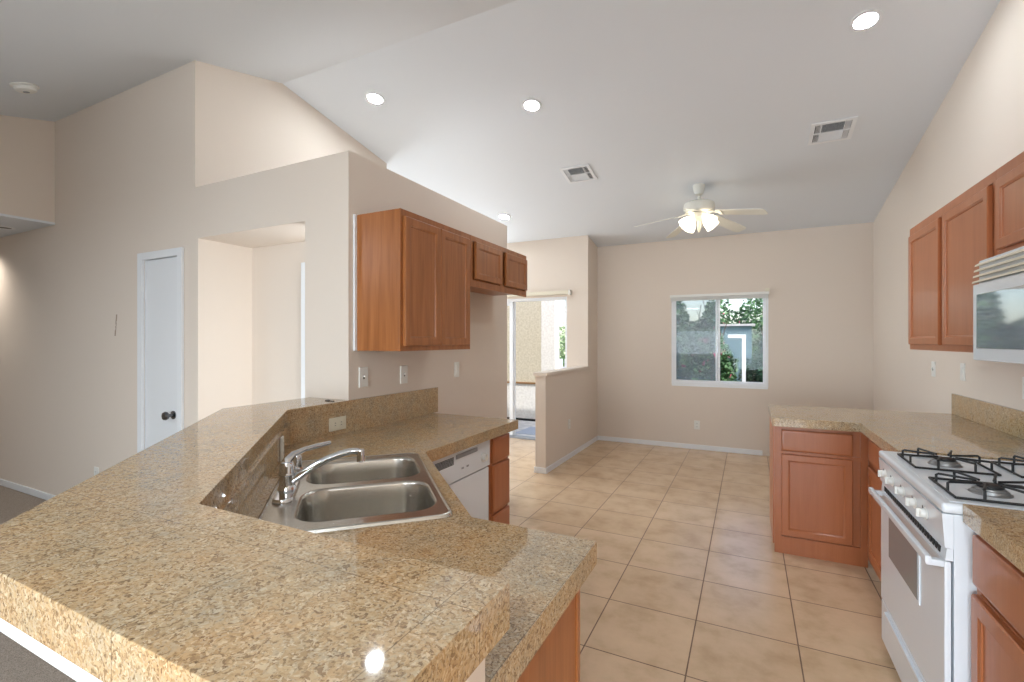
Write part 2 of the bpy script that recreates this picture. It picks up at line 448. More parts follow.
wall('wall_left', [(-8.1, -8.0, -4.5, 2.09, 0, 3.6)], 'far living room wall')
# hall wall: closet door + hall opening
hz = 2.14
wall('wall_hall', [
    (-8.0, -4.07, 1.97, 2.09, 0, 3.42), (-4.07, -3.615, 1.97, 2.09, 2.045, 3.42), (-3.615, -3.44, 1.97, 2.09, 0, 3.42),
    (-3.44, -3.40, 1.97, 2.09, 0, ZL), (-3.40, -2.347, 1.97, 2.09, hz, ZL), (-2.347, -2.0, 1.97, 2.09, 0, ZL)],
    'beige wall with the closet door and hall opening', 'wall_scuff')
wall('wall_kitchen', [(-2.12, -2.0, 2.09, 3.92, 0, ZL)], 'beige wall under the honey cabinets')
wall('wall_entry_end', [(-3.45, -2.12, 3.80, 3.92, 0, ZL)], 'short end wall behind the plant ledge')
wall('wall_ledge', [(-3.434, -2.12, 2.09, 3.80, ZL - .1, ZL)], 'top of the boxed plant ledge')
wall('wall_upper', [(-3.57, -3.434, 2.0901, 3.92, 0, 3.62), (-3.4399, -3.434, 1.9702, 2.09, ZL, 3.45)], 'tall upper beige wall above the plant ledge')
wall('wall_entry_left', [(-6.3, -6.18, 2.09, 6.26, 0, .5), (-6.3, -6.18, 2.09, 6.26, 2.2, 3.6), (-6.3, -6.18, 2.09, 4.25, .5, 2.2), (-6.3, -6.18, 5.95, 6.26, .5, 2.2)], 'entry wall with an added unseen window opening')  # window opening made up for the entry fill
# hall alcove
wall('wall_alcove', [(-3.434, -2.15, 2.37, 2.45, 0, 2.3), (-3.4339, -3.40, 2.0901, 2.37, 0, hz), (-2.20, -2.12, 2.09, 2.37, 0, 2.3)], 'pale back wall of the hall alcove')
structure(MB().box(-3.434, -2.12, 2.09, 2.45, hz, hz + .08).build('ceiling_alcove', M['wall'], smooth=False), 'lowered ceiling of the hall alcove', 'ceiling')
# dropped soffit over the entry
wall('wall_soffit', [(-8.0, -5.512, -.5, 1.97, 2.482, 3.42)], 'dropped beige soffit face over the entry')
structure(MB().box(-8.0, -5.51, -.5, 1.97, 2.462, 2.481).build('ceiling_soffit', M['ceiling'], smooth=False), 'white underside of the dropped soffit', 'ceiling')
# wall behind the camera, with the living room window
wall('wall_front', [(-8.0, -2.4, -4.6, -4.5, 0, 2.4), (1.1, 1.40, -4.6, -4.5, 0, 2.4), (-2.4, 1.1, -4.6, -4.5, 0, .35), (-2.4, 1.1, -4.6, -4.5, 2.40, 2.5)], 'living room window wall behind the camera')
wall('wall_added_shade', [(-2.70, -2.58, -4.5, -1.5, 0, 3.0)], 'added unseen partition that dims the living room side')  # added out of view to keep window light off the hall wall
# half wall of the dining nook
m = MB().box(-2.075, -1.955, 4.745, 6.26, 0, 1.052)
structure(m.build('wall_half', M['wall'], smooth=False), 'low beige half wall between dining nook and patio door', 'half wall')
m = MB().box(-2.095, -1.935, 4.722, 6.258, 1.052, 1.088, bev=.006)
structure(m.build('trim_half_wall_cap', M['wall']), 'painted sill cap on the half wall', 'wall cap')
# pony wall under the bar
off = .16
structure(MB().prism([(-1.01, .588), (-.335, .588), (-.335, .47), (-1.055, .47), (-2.12, 1.53), (-2.12, 1.968), (-2.004, 1.968), (-2.004, 1.575)], 0, 1.012).build('wall_bar', M['wall'], smooth=False), 'beige pony wall that carries the bar top', 'half wall')

def skirting(name, x0, x1, y0, y1, label):
    structure(MB().box(x0, x1, y0, y1, 0, .062, bev=.004).build(name, M['trim']), label, 'baseboard')
skirting('baseboard_back', -1.955, .16, 6.697, 6.709, 'white baseboard under the dining window')
skirting('baseboard_return', -1.954, -1.942, 4.745, 6.696, 'white baseboard along the half wall')
skirting('baseboard_half_end', -2.087, -1.942, 4.732, 4.744, 'white baseboard around the half wall end')
skirting('baseboard_hall', -8.0, -4.14, 1.957, 1.969, 'white baseboard of the living room wall')

# ---- window 1 (dining)
w1 = thing('window_1', (-.35, 6.76, wz0), 'white vinyl sliding window onto flowering shrubs', 'window'); w1['kind'] = 'structure'
m = MB(); F = .035; ya, yb = 6.715, 6.80
m.box(wx0, wx0 + F, ya, yb, wz0, wz1, bev=.004); m.box(wx1 - F, wx1, ya, yb, wz0, wz1, bev=.004)
m.box(wx0 + F, wx1 - F, ya, yb, wz0, wz0 + F, bev=.004); m.box(wx0 + F, wx1 - F, ya, yb, wz1 - F, wz1, bev=.004)
m.build('window_frame', M['vinyl'], w1)
xm = -.355
m = MB(); s = .024
def sash(m, x0, x1, y0, y1, z0, z1, s):
    m.box(x0, x0 + s, y0, y1, z0, z1, bev=.003); m.box(x1 - s, x1, y0, y1, z0, z1, bev=.003)
    m.box(x0 + s, x1 - s, y0, y1, z0, z0 + s, bev=.003); m.box(x0 + s, x1 - s, y0, y1, z1 - s, z1, bev=.003)
sash(m, wx0 + F, xm + .028, 6.725, 6.748, wz0 + F, wz1 - F, s); sl = m.build('sliding_sash', M['vinyl'], w1)
MB().box(wx0 + F + s, xm + .004, 6.734, 6.738, wz0 + F + s, wz1 - F - s).build('pane', M['glass'], sl)
m = MB(); sash(m, xm - .028, wx1 - F, 6.758, 6.781, wz0 + F, wz1 - F, s); sl = m.build('fixed_sash', M['vinyl'], w1)
MB().box(xm - .004, wx1 - F - s, 6.767, 6.771, wz0 + F + s, wz1 - F - s).build('pane', M['glass'], sl)
MB().box(wx0 + F + .004, xm + .01, 6.790, 6.791, wz0 + F + .004, wz1 - F - .004).build('insect_screen', M['screen'], w1)
MB().box(wx0 + .005, wx1 - .005, 6.708, 6.7135, wz0 - .022, wz0, bev=.002).build('sill', M['vinyl'], w1)

# raised blind over the window
b = thing('window_blind', (-.35, 6.69, 1.96), 'white horizontal blind drawn fully up above dining window', 'blind')
m = MB().box(-.945, .232, 6.672, 6.708, 2.010, 2.045, bev=.003); m.build('headrail', M['white_plastic'], b)
m = MB()
for k in range(6): m.box(-.935, .222, 6.676, 6.704, 1.966 + k * .0072, 1.966 + k * .0072 + .0045)
m.build('slat_stack', M['white_plastic'], b)
MB().box(.188, .238, 6.668, 6.708, 2.047, 2.085, bev=.003).build('bracket', M['cream_plastic'], b)
MB().tube([(.20, 6.668, 2.01), (.203, 6.664, 1.6), (.202, 6.664, 1.35)], .0025, 6).build('cord', M['white_plastic'], b)

# ---- sliding patio door
d2 = thing('door_2', (-3.1, 6.32, 0), 'white framed sliding glass door to the patio', 'patio door'); d2['kind'] = 'structure'
m = MB()
m.box(dx0, dx0 + .05, 6.27, 6.37, .02, dz1); m.box(dx1 - .03, dx1, 6.27, 6.37, .02, dz1); m.box(dx0 + .05, dx1 - .03, 6.27, 6.37, dz1 - .04, dz1)
m.build('door_frame', M['vinyl'], d2)
MB().box(dx0, dx1, 6.265, 6.40, 0.0, .02, bev=.003).build('threshold', M['grey_plastic'], d2)
m = MB(); sash(m, dx0 + .05, -3.12, 6.30, 6.325, .03, dz1 - .04, .055); p = m.build('fixed_panel', M['vinyl'], d2)
MB().box(dx0 + .105, -3.175, 6.31, 6.315, .085, dz1 - .095).build('pane', M['glass'], p)
m = MB(); sash(m, dx0 + .08, -3.10, 6.335, 6.36, .03, dz1 - .04, .055); p = m.build('sliding_panel', M['vinyl'], d2)
MB().box(dx0 + .135, -3.155, 6.345, 6.35, .085, dz1 - .095).build('pane', M['glass'], p)
b = thing('door_blind_valance', (-3.2, 6.22, 2.08), 'cream headrail of the vertical blind above the patio door', 'blind rail')
MB().box(-4.2, -2.20, 6.20, 6.258, 2.078, 2.128, bev=.004).build('headrail', M['cream_plastic'], b)
MB().box(-2.215, -2.193, 6.19, 6.2585, 2.066, 2.135, bev=.003).build('bracket', M['white_plastic'], b)

w3 = thing('added_window_3', (-4.55, 6.32, 2.2), 'added unseen strip window above the patio door', 'window'); w3['kind'] = 'structure'  # made-up opening that goes with the added ceiling fill
m = MB(); sash(m, -5.8, -4.55, 6.28, 6.34, 2.2, 2.75, .04); sash(m, -4.55, -3.3, 6.28, 6.34, 2.2, 2.75, .04); m.build('window_frame', M['vinyl'], w3)
MB().box(-5.76, -3.34, 6.305, 6.31, 2.24, 2.71).build('pane', M['glass'], w3)

# ---- closet door
d1 = thing('door_1', (-3.84, 1.98, 0), 'narrow white closet door with a round knob', 'door'); d1['kind'] = 'structure'
m = MB()
m.box(-4.131, -4.07, 1.950, 1.9695, 0, 2.09, bev=.004); m.box(-3.615, -3.56, 1.950, 1.9695, 0, 2.09, bev=.004); m.box(-4.07, -3.615, 1.950, 1.9695, 2.035, 2.09, bev=.004)
m.build('door_casing', M['trim'], d1)
MB().box(-4.0695, -4.0625, 1.9705, 2.09, 0, 2.0445).box(-3.6215, -3.6155, 1.9705, 2.09, 0, 2.0445).box(-4.0625, -3.6215, 1.9705, 2.09, 2.0375, 2.0445).build('door_jamb', M['trim'], d1, smooth=False)
leaf = MB().box(-4.061, -3.623, 1.976, 2.011, .012, 2.034, bev=.002).build('door_leaf', M['door'], d1)
m = MB().lathe([(.030, 0), (.030, .006), (.012, .010), (.012, .035), (.026, .042), (.031, .055), (.026, .067), (.012, .071)], (-3.70, 1.976, .898), 24, Vector((0, -1, 0)).to_track_quat('Z', 'Y'))
m.build('knob', M['knob'], leaf)
for z in (.3, 1.72): MB().cyl((-4.064, 1.978, z), (-4.064, 1.978, z + .09), .006, seg=10).build('hinge', M['trim'], d1)

# door in the alcove (a white casing edge is seen)
d3 = thing('door_3', (-2.6, 2.36, 0), 'white doorway casing inside the hall alcove', 'doorway'); d3['kind'] = 'structure'
m = MB().box(-2.835, -2.775, 2.345, 2.3695, 0, 1.985, bev=.003); m.box(-2.775, -2.32, 2.345, 2.3695, 1.925, 1.985, bev=.003); m.box(-2.32, -2.26, 2.345, 2.3695, 0, 1.985, bev=.003)
m.build('door_casing', M['trim'], d3)
MB().box(-2.773, -2.322, 2.352, 2.3695, .01, 1.923, bev=.002).build('door_leaf', M['door'], d3)
lamp('hall_alcove_lamp', 'AREA', (-2.21, 2.23, 1.2), 3.0, (.86, .94, 1), (R(90), 0, R(90)), shape='RECTANGLE', size=.22, size_y=1.8)

# ---- windows of the unseen sides (real openings for the daylight)
w2 = thing('window_2', (-.65, -4.55, .35), 'living room picture window behind the camera', 'window'); w2['kind'] = 'structure'
m = MB(); sash(m, -2.4, -.65, -4.57, -4.53, .35, 2.40, .05); sash(m, -.65, 1.1, -4.57, -4.53, .35, 2.40, .05); m.build('window_frame', M['vinyl'], w2)
MB().box(-2.35, 1.05, -4.551, -4.547, .40, 2.35).build('pane', M['glass'], w2)

# ------------------------------------------------------------------ cabinets
ZV = Vector((0, 0, 1))
def panel_front(parent, name, O, U, N, w, h, mat, fw=.055, th=.019, drop=.009, label=None):
    """framed door: mitred frame with a moulded inner edge, and the flat panel as a sub-part"""
    O, U, N = Vector(O), Vector(U), Vector(N)
    def lp(i, d): return [O + U * a + ZV * b + N * d for a, b in ((i, i), (w - i, i), (w - i, h - i), (i, h - i))]
    m = MB(); m.loops([lp(0, 0), lp(0, th - .004), lp(.004, th), (lp(fw - .010, th)), lp(fw - .007, th - .003), lp(fw - .002, th - .005), lp(fw, th - drop)], cap0=True, cap1=False)
    d = m.build(name, mat, parent)
    m = MB(); m.loops([lp(fw - .001, th - drop - .004), lp(fw - .001, th - drop), lp(fw + .02, th - drop)], cap0=True, cap1=True)
    m.build('panel', mat, d)
    return d

def slab_front(parent, name, O, U, N, w, h, mat, th=.019):
    O, U, N = Vector(O), Vector(U), Vector(N)
    def lp(i, d): return [O + U * a + ZV * b + N * d for a, b in ((i, i), (w - i, i), (w - i, h - i), (i, h - i))]
    m = MB(); m.loops([lp(0, 0), lp(0, th - .007), lp(.004, th - .003), lp(.016, th)])
    return m.build(name, mat, parent)

def frame_face(parent, O, U, N, w, h, rails, mat, st=.038, mids=()):
    """face frame: two stiles, rails (z0,z1), centre stiles"""
    O, U, N = Vector(O), Vector(U), Vector(N); m = MB()
    def bar(a0, a1, b0, b1):
        m.loops([[O + U * a + ZV * b + N * d for a, b in ((a0, b0), (a1, b0), (a1, b1), (a0, b1))] for d in (-.012, .0)])
    bar(0, st, 0, h); bar(w - st, w, 0, h)
    for a in mids: bar(a - .022, a + .022, rails[0][1], rails[-1][0])
    for b0, b1 in rails: bar(st, w - st, b0, b1)
    return m.build('face_frame', mat, parent, smooth=False)

W1, W2 = M['wood'], M['wood_r']
PX, NX, PY, NY = (1, 0, 0), (-1, 0, 0), (0, 1, 0), (0, -1, 0)

# upper cabinets on the kitchen wall (front faces +X)
xf = -1.675
c = thing('upper_cabinet', (-1.84, 2.36, 1.375), 'tall honey-wood two-door wall cabinet nearest the hall corner', 'cabinet', 'honey wall cabinets above the sink counter')
MB().box(-1.995, xf - .012, 2.02, 2.735, 1.375, 2.145, bev=.0015).build('carcass', W1, c, smooth=False)
frame_face(c, (xf, 2.02, 1.375), PY, PX, .715, .77, ((0, .035), (.735, .77)), W1, .030)
panel_front(c, 'door', (xf + .001, 2.040, 1.403), PY, PX, .330, .705, W1, fw=.052)
panel_front(c, 'door', (xf + .001, 2.374, 1.403), PY, PX, .330, .705, W1, fw=.052)
MB().box(-1.9985, -1.985, 2.003, 2.0195, 1.375, 2.145).build('scribe_strip', M['trim'], c)
c = thing('upper_cabinet', (-1.84, 3.18, 1.815), 'short honey-wood two-door wall cabinet over the empty fridge space', 'cabinet', 'honey wall cabinets above the sink counter')
MB().box(-1.995, xf - .012, 2.737, 3.64, 1.825, 2.145, bev=.0015).build('carcass', W1, c, smooth=False)
frame_face(c, (xf, 2.737, 1.80), PY, PX, .903, .345, ((0, .045), (.31, .345)), W1, .034, mids=(.452,))
panel_front(c, 'door', (xf + .001, 2.785, 1.852), PY, PX, .385, .255, W1, fw=.048)
panel_front(c, 'door', (xf + .001, 3.235, 1.852), PY, PX, .385, .255, W1, fw=.048)

# upper cabinets on the range wall (front faces -X); U runs toward +Y
xr = .955
c = thing('upper_cabinet', (1.12, 3.36, 1.375), 'reddish two-door wall cabinet between microwave and dining end', 'cabinet', 'reddish wall cabinets above the range')
MB().box(xr + .012, 1.281, 2.752, 3.975, 1.378, 2.165, bev=.0015).build('carcass', W2, c, smooth=False)
frame_face(c, (xr, 2.752, 1.375), PY, NX, 1.223, .79, ((0, .04), (.745, .79)), W2, .034, mids=(.60,))
panel_front(c, 'door', (xr - .001, 2.785, 1.408), PY, NX, .545, .70, W2, fw=.05)
panel_front(c, 'door', (xr - .001, 3.385, 1.408), PY, NX, .545, .70, W2, fw=.05)
c = thing('upper_cabinet', (1.12, 2.34, 1.79), 'reddish two-door wall cabinet directly above the microwave', 'cabinet', 'reddish wall cabinets above the range')
MB().box(xr + .012, 1.281, 1.93, 2.750, 1.785, 2.165, bev=.0015).build('carcass', W2, c, smooth=False)
frame_face(c, (xr, 1.93, 1.785), PY, NX, .82, .38, ((0, .04), (.335, .38)), W2, .034, mids=(.41,))
panel_front(c, 'door', (xr - .001, 1.955, 1.815), PY, NX, .37, .295, W2, fw=.05)
panel_front(c, 'door', (xr - .001, 2.355, 1.815), PY, NX, .355, .295, W2, fw=.05)

# base: drawer cabinet beside the dishwasher (faces +X)
xd = -1.375
c = thing('drawer_cabinet', (-1.68, 2.59, 0), 'narrow reddish three-drawer base cabinet beside the dishwasher', 'cabinet', 'reddish base cabinets of the sink counter')
MB().box(-1.99, xd - .012, 2.462, 2.705, .09, .866).build('carcass', W2, c, smooth=False)
MB().box(-1.99, xd - .07, 2.462, 2.705, 0, .089).build('toe_kick', M['dark'], c, smooth=False)
frame_face(c, (xd, 2.462, .09), PY, PX, .243, .776, ((0, .03), (.28, .31), (.585, .615), (.745, .776)), W2, .022)
slab_front(c, 'drawer', (xd + .001, 2.482, .700), PY, PX, .217, .145, W2)
slab_front(c, 'drawer', (xd + .001, 2.482, .402), PY, PX, .217, .282, W2)
slab_front(c, 'drawer', (xd + .001, 2.482, .115), PY, PX, .217, .270, W2)

# diagonal sink base and the end cabinet of the peninsula
c = thing('sink_base_cabinet', (-1.2, 1.2, 0), 'diagonal reddish base cabinet below the double sink', 'cabinet', 'reddish base cabinets of the sink counter')
MB().prism([(-1.42, 1.70), (-1.98, 1.70), (-1.97, 1.58), (-1.02, .615), (-.83, .615), (-.83, 1.11)], .09, .70).build('carcass', W2, c, smooth=False)
q = Vector((1, 1, 0)).normalized(); u = Vector((1, -1, 0)).normalized()
o0 = Vector((-1.405, 1.692, .0)) + q * .004
panel_front(c, 'door', o0 + u * .03 + ZV * .11, u, q, .36, .56, W2)
panel_front(c, 'door', o0 + u * .41 + ZV * .11, u, q, .36, .56, W2)
c = thing('end_cabinet', (-.6, .87, 0), 'reddish base cabinet closing the sink peninsula beside the walkway', 'cabinet', 'reddish base cabinets of the sink counter')
MB().box(-.825, -.392, .615, 1.118, .09, .866).build('carcass', W2, c, smooth=False)
MB().box(-.825, -.392, .615, 1.05, 0, .089).build('toe_kick', M['dark'], c, smooth=False)
MB().box(-.391, -.379, .612, 1.112, 0.0, .866, bev=.002).build('end_panel', W1, c, smooth=False)  # brown-grained wood, panel and stile also chosen darker for the weaker light here
MB().box(-.391, -.374, 1.1125, 1.134, 0.0, .866, bev=.002).build('corner_stile', W1, c, smooth=False)
panel_front(c, 'door', (-.80, 1.1185, .12), PX, PY, .40, .72, W2)

# right-hand L: peninsula end cabinet (faces -Y), corner cabinet (faces -X), near cabinet
yp = 3.68
c = thing('peninsula_cabinet', (.40, 3.95, 0), 'reddish peninsula base cabinet with one drawer above one door', 'cabinet', 'reddish base cabinets of the range counter')
MB().box(.166, .664, yp + .012, 4.22, 0, .866).build('carcass', W2, c, smooth=False)
frame_face(c, (.160, yp, 0), PX, NY, .517, .866, ((0, .115), (.66, .69), (.835, .866)), W2, .04)
slab_front(c, 'drawer', (.200, yp - .001, .694), PX, NY, .395, .140, W2)
panel_front(c, 'door', (.200, yp - .001, .128), PX, NY, .395, .545, W2, fw=.05)
MB().box(.150, .1595, yp - .001, 4.23, .06, .866).build('end_panel', W2, c, smooth=False)
c = thing('corner_cabinet', (1.0, 3.22, 0), 'reddish corner base cabinet between range and peninsula', 'cabinet', 'reddish base cabinets of the range counter')
MB().box(.690, 1.28, 2.775, 3.69, .09, .866).build('carcass', W2, c, smooth=False)
MB().box(.745, 1.28, 2.775, 3.69, 0, .089).build('toe_kick', M['dark'], c, smooth=False)
frame_face(c, (.678, 2.775, .055), PY, NX, .905, .811, ((0, .06), (.595, .625), (.78, .811)), W2, .045)
slab_front(c, 'drawer', (.677, 2.80, .694), PY, NX, .80, .140, W2)
panel_front(c, 'door', (.677, 2.80, .105), PY, NX, .80, .555, W2, fw=.055)
xn = .628
c = thing('base_cabinet', (.95, 1.62, 0), 'reddish base cabinet on the near side of the white range', 'cabinet', 'reddish base cabinets of the range counter')
MB().box(xn + .012, 1.28, 1.30, 1.938, .09, .866).build('carcass', W2, c, smooth=False)
MB().box(xn + .07, 1.28, 1.30, 1.938, 0, .089).build('toe_kick', M['dark'], c, smooth=False)
frame_face(c, (xn, 1.30, .06), PY, NX, .638, .806, ((0, .05), (.575, .605), (.775, .806)), W2, .03)
slab_front(c, 'drawer', (xn - .001, 1.325, .690), PY, NX, .597, .150, W2)
panel_front(c, 'door', (xn - .001, 1.325, .105), PY, NX, .597, .555, W2, fw=.058)

# ------------------------------------------------------------------ granite
ZC = .925
SQ = math.sqrt(.5)
def tn(t, n): return ((t + n) * SQ, (n - t) * SQ)
# sink counter with a cut-out for the sink
st0, st1, sn0, sn1 = -2.150, -1.345, -.255, .278
outer = [(-.342, 1.168), (-.710, 1.168), (-1.315, 1.757), (-1.320, 2.745), (-1.998, 2.745), (-1.998, 1.568), (-1.004, .590), (-.90, .590), (-.342, .590)]
hole = [tn(st0 + .012, sn0 + .012), tn(st0 + .012, sn1 - .012), tn(st1 - .012, sn1 - .012), tn(st1 - .012, sn0 + .012)]
k = thing('sink_counter', (-1.3, 1.6, .867), 'tan granite tile worktop around the steel double sink', 'worktop')
MB().holed(outer, [hole], .868, ZC).build('worktop', M['granite'], k, smooth=False)
m = MB()
m.box(-1.998, -1.982, 1.9695, 2.80, ZC + .0005, 1.0995); m.box(-1.998, -1.982, 1.566, 1.9695, ZC + .0005, 1.0358)
m.build('backsplash', M['granite_plain'], k, smooth=False)
m = MB()
m.prism([(-1.9815, 1.578), (-1.9815, 1.5547), (-1.010, .5832), (-1.0005, .5935)], ZC + .0005, 1.0358)
m.build('diagonal_riser', M['granite_plain'], k, smooth=False)
MB().box(-1.004, -.345, .5885, .597, ZC + .0005, 1.034).build('riser', M['granite_plain'], k, smooth=False)

# bar top
bar = thing('bar_top', (-1.3, .8, 1.013), 'raised angled granite breakfast bar top around the sink', 'bar counter')
bp = [(-.293, .281), (-.293, .5818), (-1.0005, .582), (-1.9818, 1.5635), (-1.9818, 1.9685), (-2.303, 1.9685), (-2.303, 1.448), (-1.132, .281)]
MB().prism(bp, 1.036, 1.10, bev=.003, seg=2, only_top=True).build('slab', M['granite'], bar)
bi = [(-.33, .284), (-.33, .570), (-1.005, .570), (-2.0, 1.556), (-2.0, 1.9685), (-2.300, 1.9685), (-2.300, 1.4495), (-1.1308, .284)]
MB().prism(bi, 1.0125, 1.0355).build('support_board', M['trim'], bar, smooth=False)

# little dark hardware on the far end of the bar
k = MB()
for cx, cy, rr in ((-2.085, 1.90, .012), (-2.060, 1.885, .010)):
    k.tube([(cx + rr * math.cos(a * PI / 8), cy + rr * math.sin(a * PI / 8), 1.1025) for a in range(17)], .0022, 6)
k.box(-2.085, -2.03, 1.893, 1.899, 1.1005, 1.103); k.box(-2.062, -2.012, 1.873, 1.880, 1.1005, 1.103)
tag(k.build('metal_clip', M['knob']), 'small dark metal hardware left on bar top by the wall corner', 'hardware')

# range-side counters
k = thing('range_counter', (.8, 3.5, .867), 'granite tile worktop of the peninsula beyond the range', 'worktop')
MB().prism([(.143, 3.575), (.143, 4.31), (1.2825, 4.31), (1.2825, 2.772), (.620, 2.772), (.620, 3.575)], .868, ZC, bev=.003, seg=2).build('worktop', M['granite'], k)
MB().box(1.263, 1.2825, 2.772, 4.31, ZC + .0005, 1.066, bev=.002).build('backsplash', M['granite_plain'], k, smooth=False)
k = thing('near_counter', (.9, 1.6, .867), 'granite tile worktop on the near side of the range', 'worktop')
MB().box(.596, 1.2825, 1.28, 1.945, .868, ZC, bev=.003).build('worktop', M['granite'], k)
MB().box(1.263, 1.2825, 1.28, 1.945, ZC + .0005, 1.066, bev=.002).build('backsplash', M['granite_plain'], k, smooth=False)

# ------------------------------------------------------------------ sink, faucet, air gap
sk = thing('kitchen_sink', (*tn(-1.756, 0), ZC), 'stainless steel double bowl sink set diagonally in the worktop', 'sink')
def loop_tn(lst, z): return [Vector((*tn(t, n), z)) for t, n in lst]
sw, sh = st1 - st0, sn1 - sn0; sc = ((st0 + st1) / 2, (sn0 + sn1) / 2)
bowls = [(-1.930, .046, .322, .41), (-1.568, .046, .322, .41)]
b = bmesh.new(); zt = ZC + .007
for poly in [rrect(*sc, sw - .022, sh - .022, .03)] + [rrect(t, n, w, h, .085) for t, n, w, h in bowls]:
    vs = [b.verts.new((*tn(*p), zt)) for p in poly]
    for i in range(len(vs)): b.edges.new((vs[i], vs[(i + 1) % len(vs)]))
bmesh.ops.triangle_fill(b, use_beauty=True, edges=list(b.edges))
m = MB(); m._merge(b)
m.loops([loop_tn(rrect(*sc, sw, sh, .035), ZC + .0006), loop_tn(rrect(*sc, sw - .006, sh - .006, .034), ZC + .008), loop_tn(rrect(*sc, sw - .016, sh - .016, .031), ZC + .0095), loop_tn(rrect(*sc, sw - .022, sh - .022, .03), zt)], False, False)
for f in m.bm.faces:
    if f.normal.z < 0 and len(f.verts) == 3: f.normal_flip()
m.build('deck', M['steel'], sk)
for t, n, w, h in bowls:
    m = MB(); L = []
    for e, z in ((0, 0), (.004, -.002), (.009, -.010), (.014, -.05), (.022, -.13), (.034, -.165), (.06, -.178), (.10, -.182)):
        L.append(loop_tn(rrect(t, n, w - 2 * e, h - 2 * e, max(.085 - e * .4, .02)), zt + z))
    L.append(loop_tn(rrect(t, n, .09, .09, .0449), zt - .186))
    m.loops(L, False, True)
    bo = m.build('bowl', M['steel'], sk)
    MB().lathe([(.042, 0), (.042, .003), (.034, .004), (.030, .001), (.012, .0005)], (*tn(t, n), zt - .1855), 24).build('drain', M['chrome'], bo)

# faucet sits on the deck in front of the diagonal riser
fb = Vector((*tn(-1.722, -.205), zt))
fa = thing('kitchen_faucet', fb, 'chrome single-lever faucet with a long curved spout', 'faucet')
qn = Vector((SQ, SQ, 0)); ut = Vector((SQ, -SQ, 0))
m = MB(); m.loops([[Vector((*tn(-1.722 + a, -.205 + c), zt + z)) for a, c in rrect(0, 0, .25 - e, .062 - e, .029 - e / 2)] for e, z in ((0, .0006), (0, .006), (.008, .012))])
m.build('base_plate', M['chrome'], fa)
MB().lathe([(.030, .010), (.027, .018), (.0235, .026), (.0235, .056), (.0255, .058), (.0255, .063), (.0235, .066), (.0235, .086), (.019, .098), (.008, .104)], fb, 28).build('body', M['chrome'], fa)
# spout: leaves the body low and arcs out over the divider
sd = Vector((.80, .60, 0)); ld = Vector((.20, .98, 0)).normalized()
pts = []
for a, z in ((.014, .036), (.05, .060), (.09, .085), (.13, .105), (.17, .119), (.200, .126), (.222, .126), (.234, .120)):
    pts.append(fb + sd * a + ZV * z)
sp = MB().tube(pts, [.014, .0135, .013, .012, .0115, .011, .011, .011], 14).build('spout', M['chrome'], fa)
e = pts[-1]
MB().lathe([(.013, -.030), (.0135, -.026), (.0135, .006), (.010, .012)], e, 18).build('aerator', M['chrome'], sp)
# lever: rises from the cap and sweeps out
lv = [fb + ZV * .088, fb + ZV * .106 + ld * .003, fb + ZV * .121 + ld * .022, fb + ZV * .130 + ld * .060, fb + ZV * .134 + ld * .110, fb + ZV * .137 + ld * .155]
MB().tube(lv, [.017, .014, .010, .0085, .009, .007], 12).build('lever', M['chrome'], fa)
ag = Vector((*tn(-2.02, -.205), zt))
m = MB().lathe([(.024, .0006), (.024, .004), (.019, .007), (.018, .045), (.014, .054), (.005, .057)], ag, 20)
tag(m.build('air_gap', M['chrome']), 'short chrome dishwasher air gap cap behind the faucet', 'air gap')

# ------------------------------------------------------------------ dishwasher
xw = -1.372
dw = thing('dishwasher', (-1.65, 2.155, 0), 'white built-in dishwasher under the sink worktop', 'dishwasher')
MB().box(-1.97, xw - .03, 1.86, 2.456, .10, .862).build('body', M['white'], dw, smooth=False)
MB().box(-1.97, xw - .09, 1.86, 2.456, 0, .099).build('toe_kick', M['dark'], dw, smooth=False)
MB().box(xw - .029, xw, 1.862, 2.454, .115, .690, bev=.008).build('door', M['white'], dw)
cp = MB().box(xw - .029, xw + .008, 1.862, 2.454, .698, .850, bev=.008).build('control_panel', M['white'], dw)
m = MB()
for k in range(7): m.box(xw + .0075, xw + .0095, 1.90, 2.065, .790 + k * .006, .790 + k * .006 + .0036)
m.build('vent', M['dark'], cp)
MB().box(xw + .0078, xw + .014, 2.085, 2.30, .812, .835, bev=.003).build('handle_recess', M['grey_plastic'], cp)
dl = MB().lathe([(.026, 0), (.026, .006), (.021, .008), (.019, .022), (.005, .024)], (xw + .008, 2.372, .762), 24, Vector((1, 0, 0)).to_track_quat('Z', 'Y')).build('dial', M['white_plastic'], cp)
MB().box(xw + .031, xw + .0325, 2.3705, 2.3735, .762, .780).build('pointer', M['grey_plastic'], dl)
for y in (2.14, 2.19): MB().box(xw + .008, xw + .0105, y, y + .022, .748, .758, bev=.001).build('button', M['grey_plastic'], cp)

# ------------------------------------------------------------------ gas range
X0, Y0, Y1 = .556, 1.952, 2.765
rg = thing('gas_range', (.9, 2.36, 0), 'white freestanding gas range with black grates', 'stove')
MB().box(.578, 1.255, Y0, Y1, .035, .885, bev=.004).build('body', M['white'], rg)
MB().box(.600, 1.255, Y0 + .02, Y1 - .02, .0, .034).build('plinth', M['dark'], rg, smooth=False)
m = MB().box(.548, 1.262, Y0 - .004, Y1 + .004, .886, .918, bev=.012, seg=3)
ct = m.build('cooktop', M['white'], rg)
m = MB(); m.box(.575, 1.23, Y0 + .025, Y1 - .025, .9182, .9205, bev=.001); m.build('cooktop_pan', M['white'], ct)
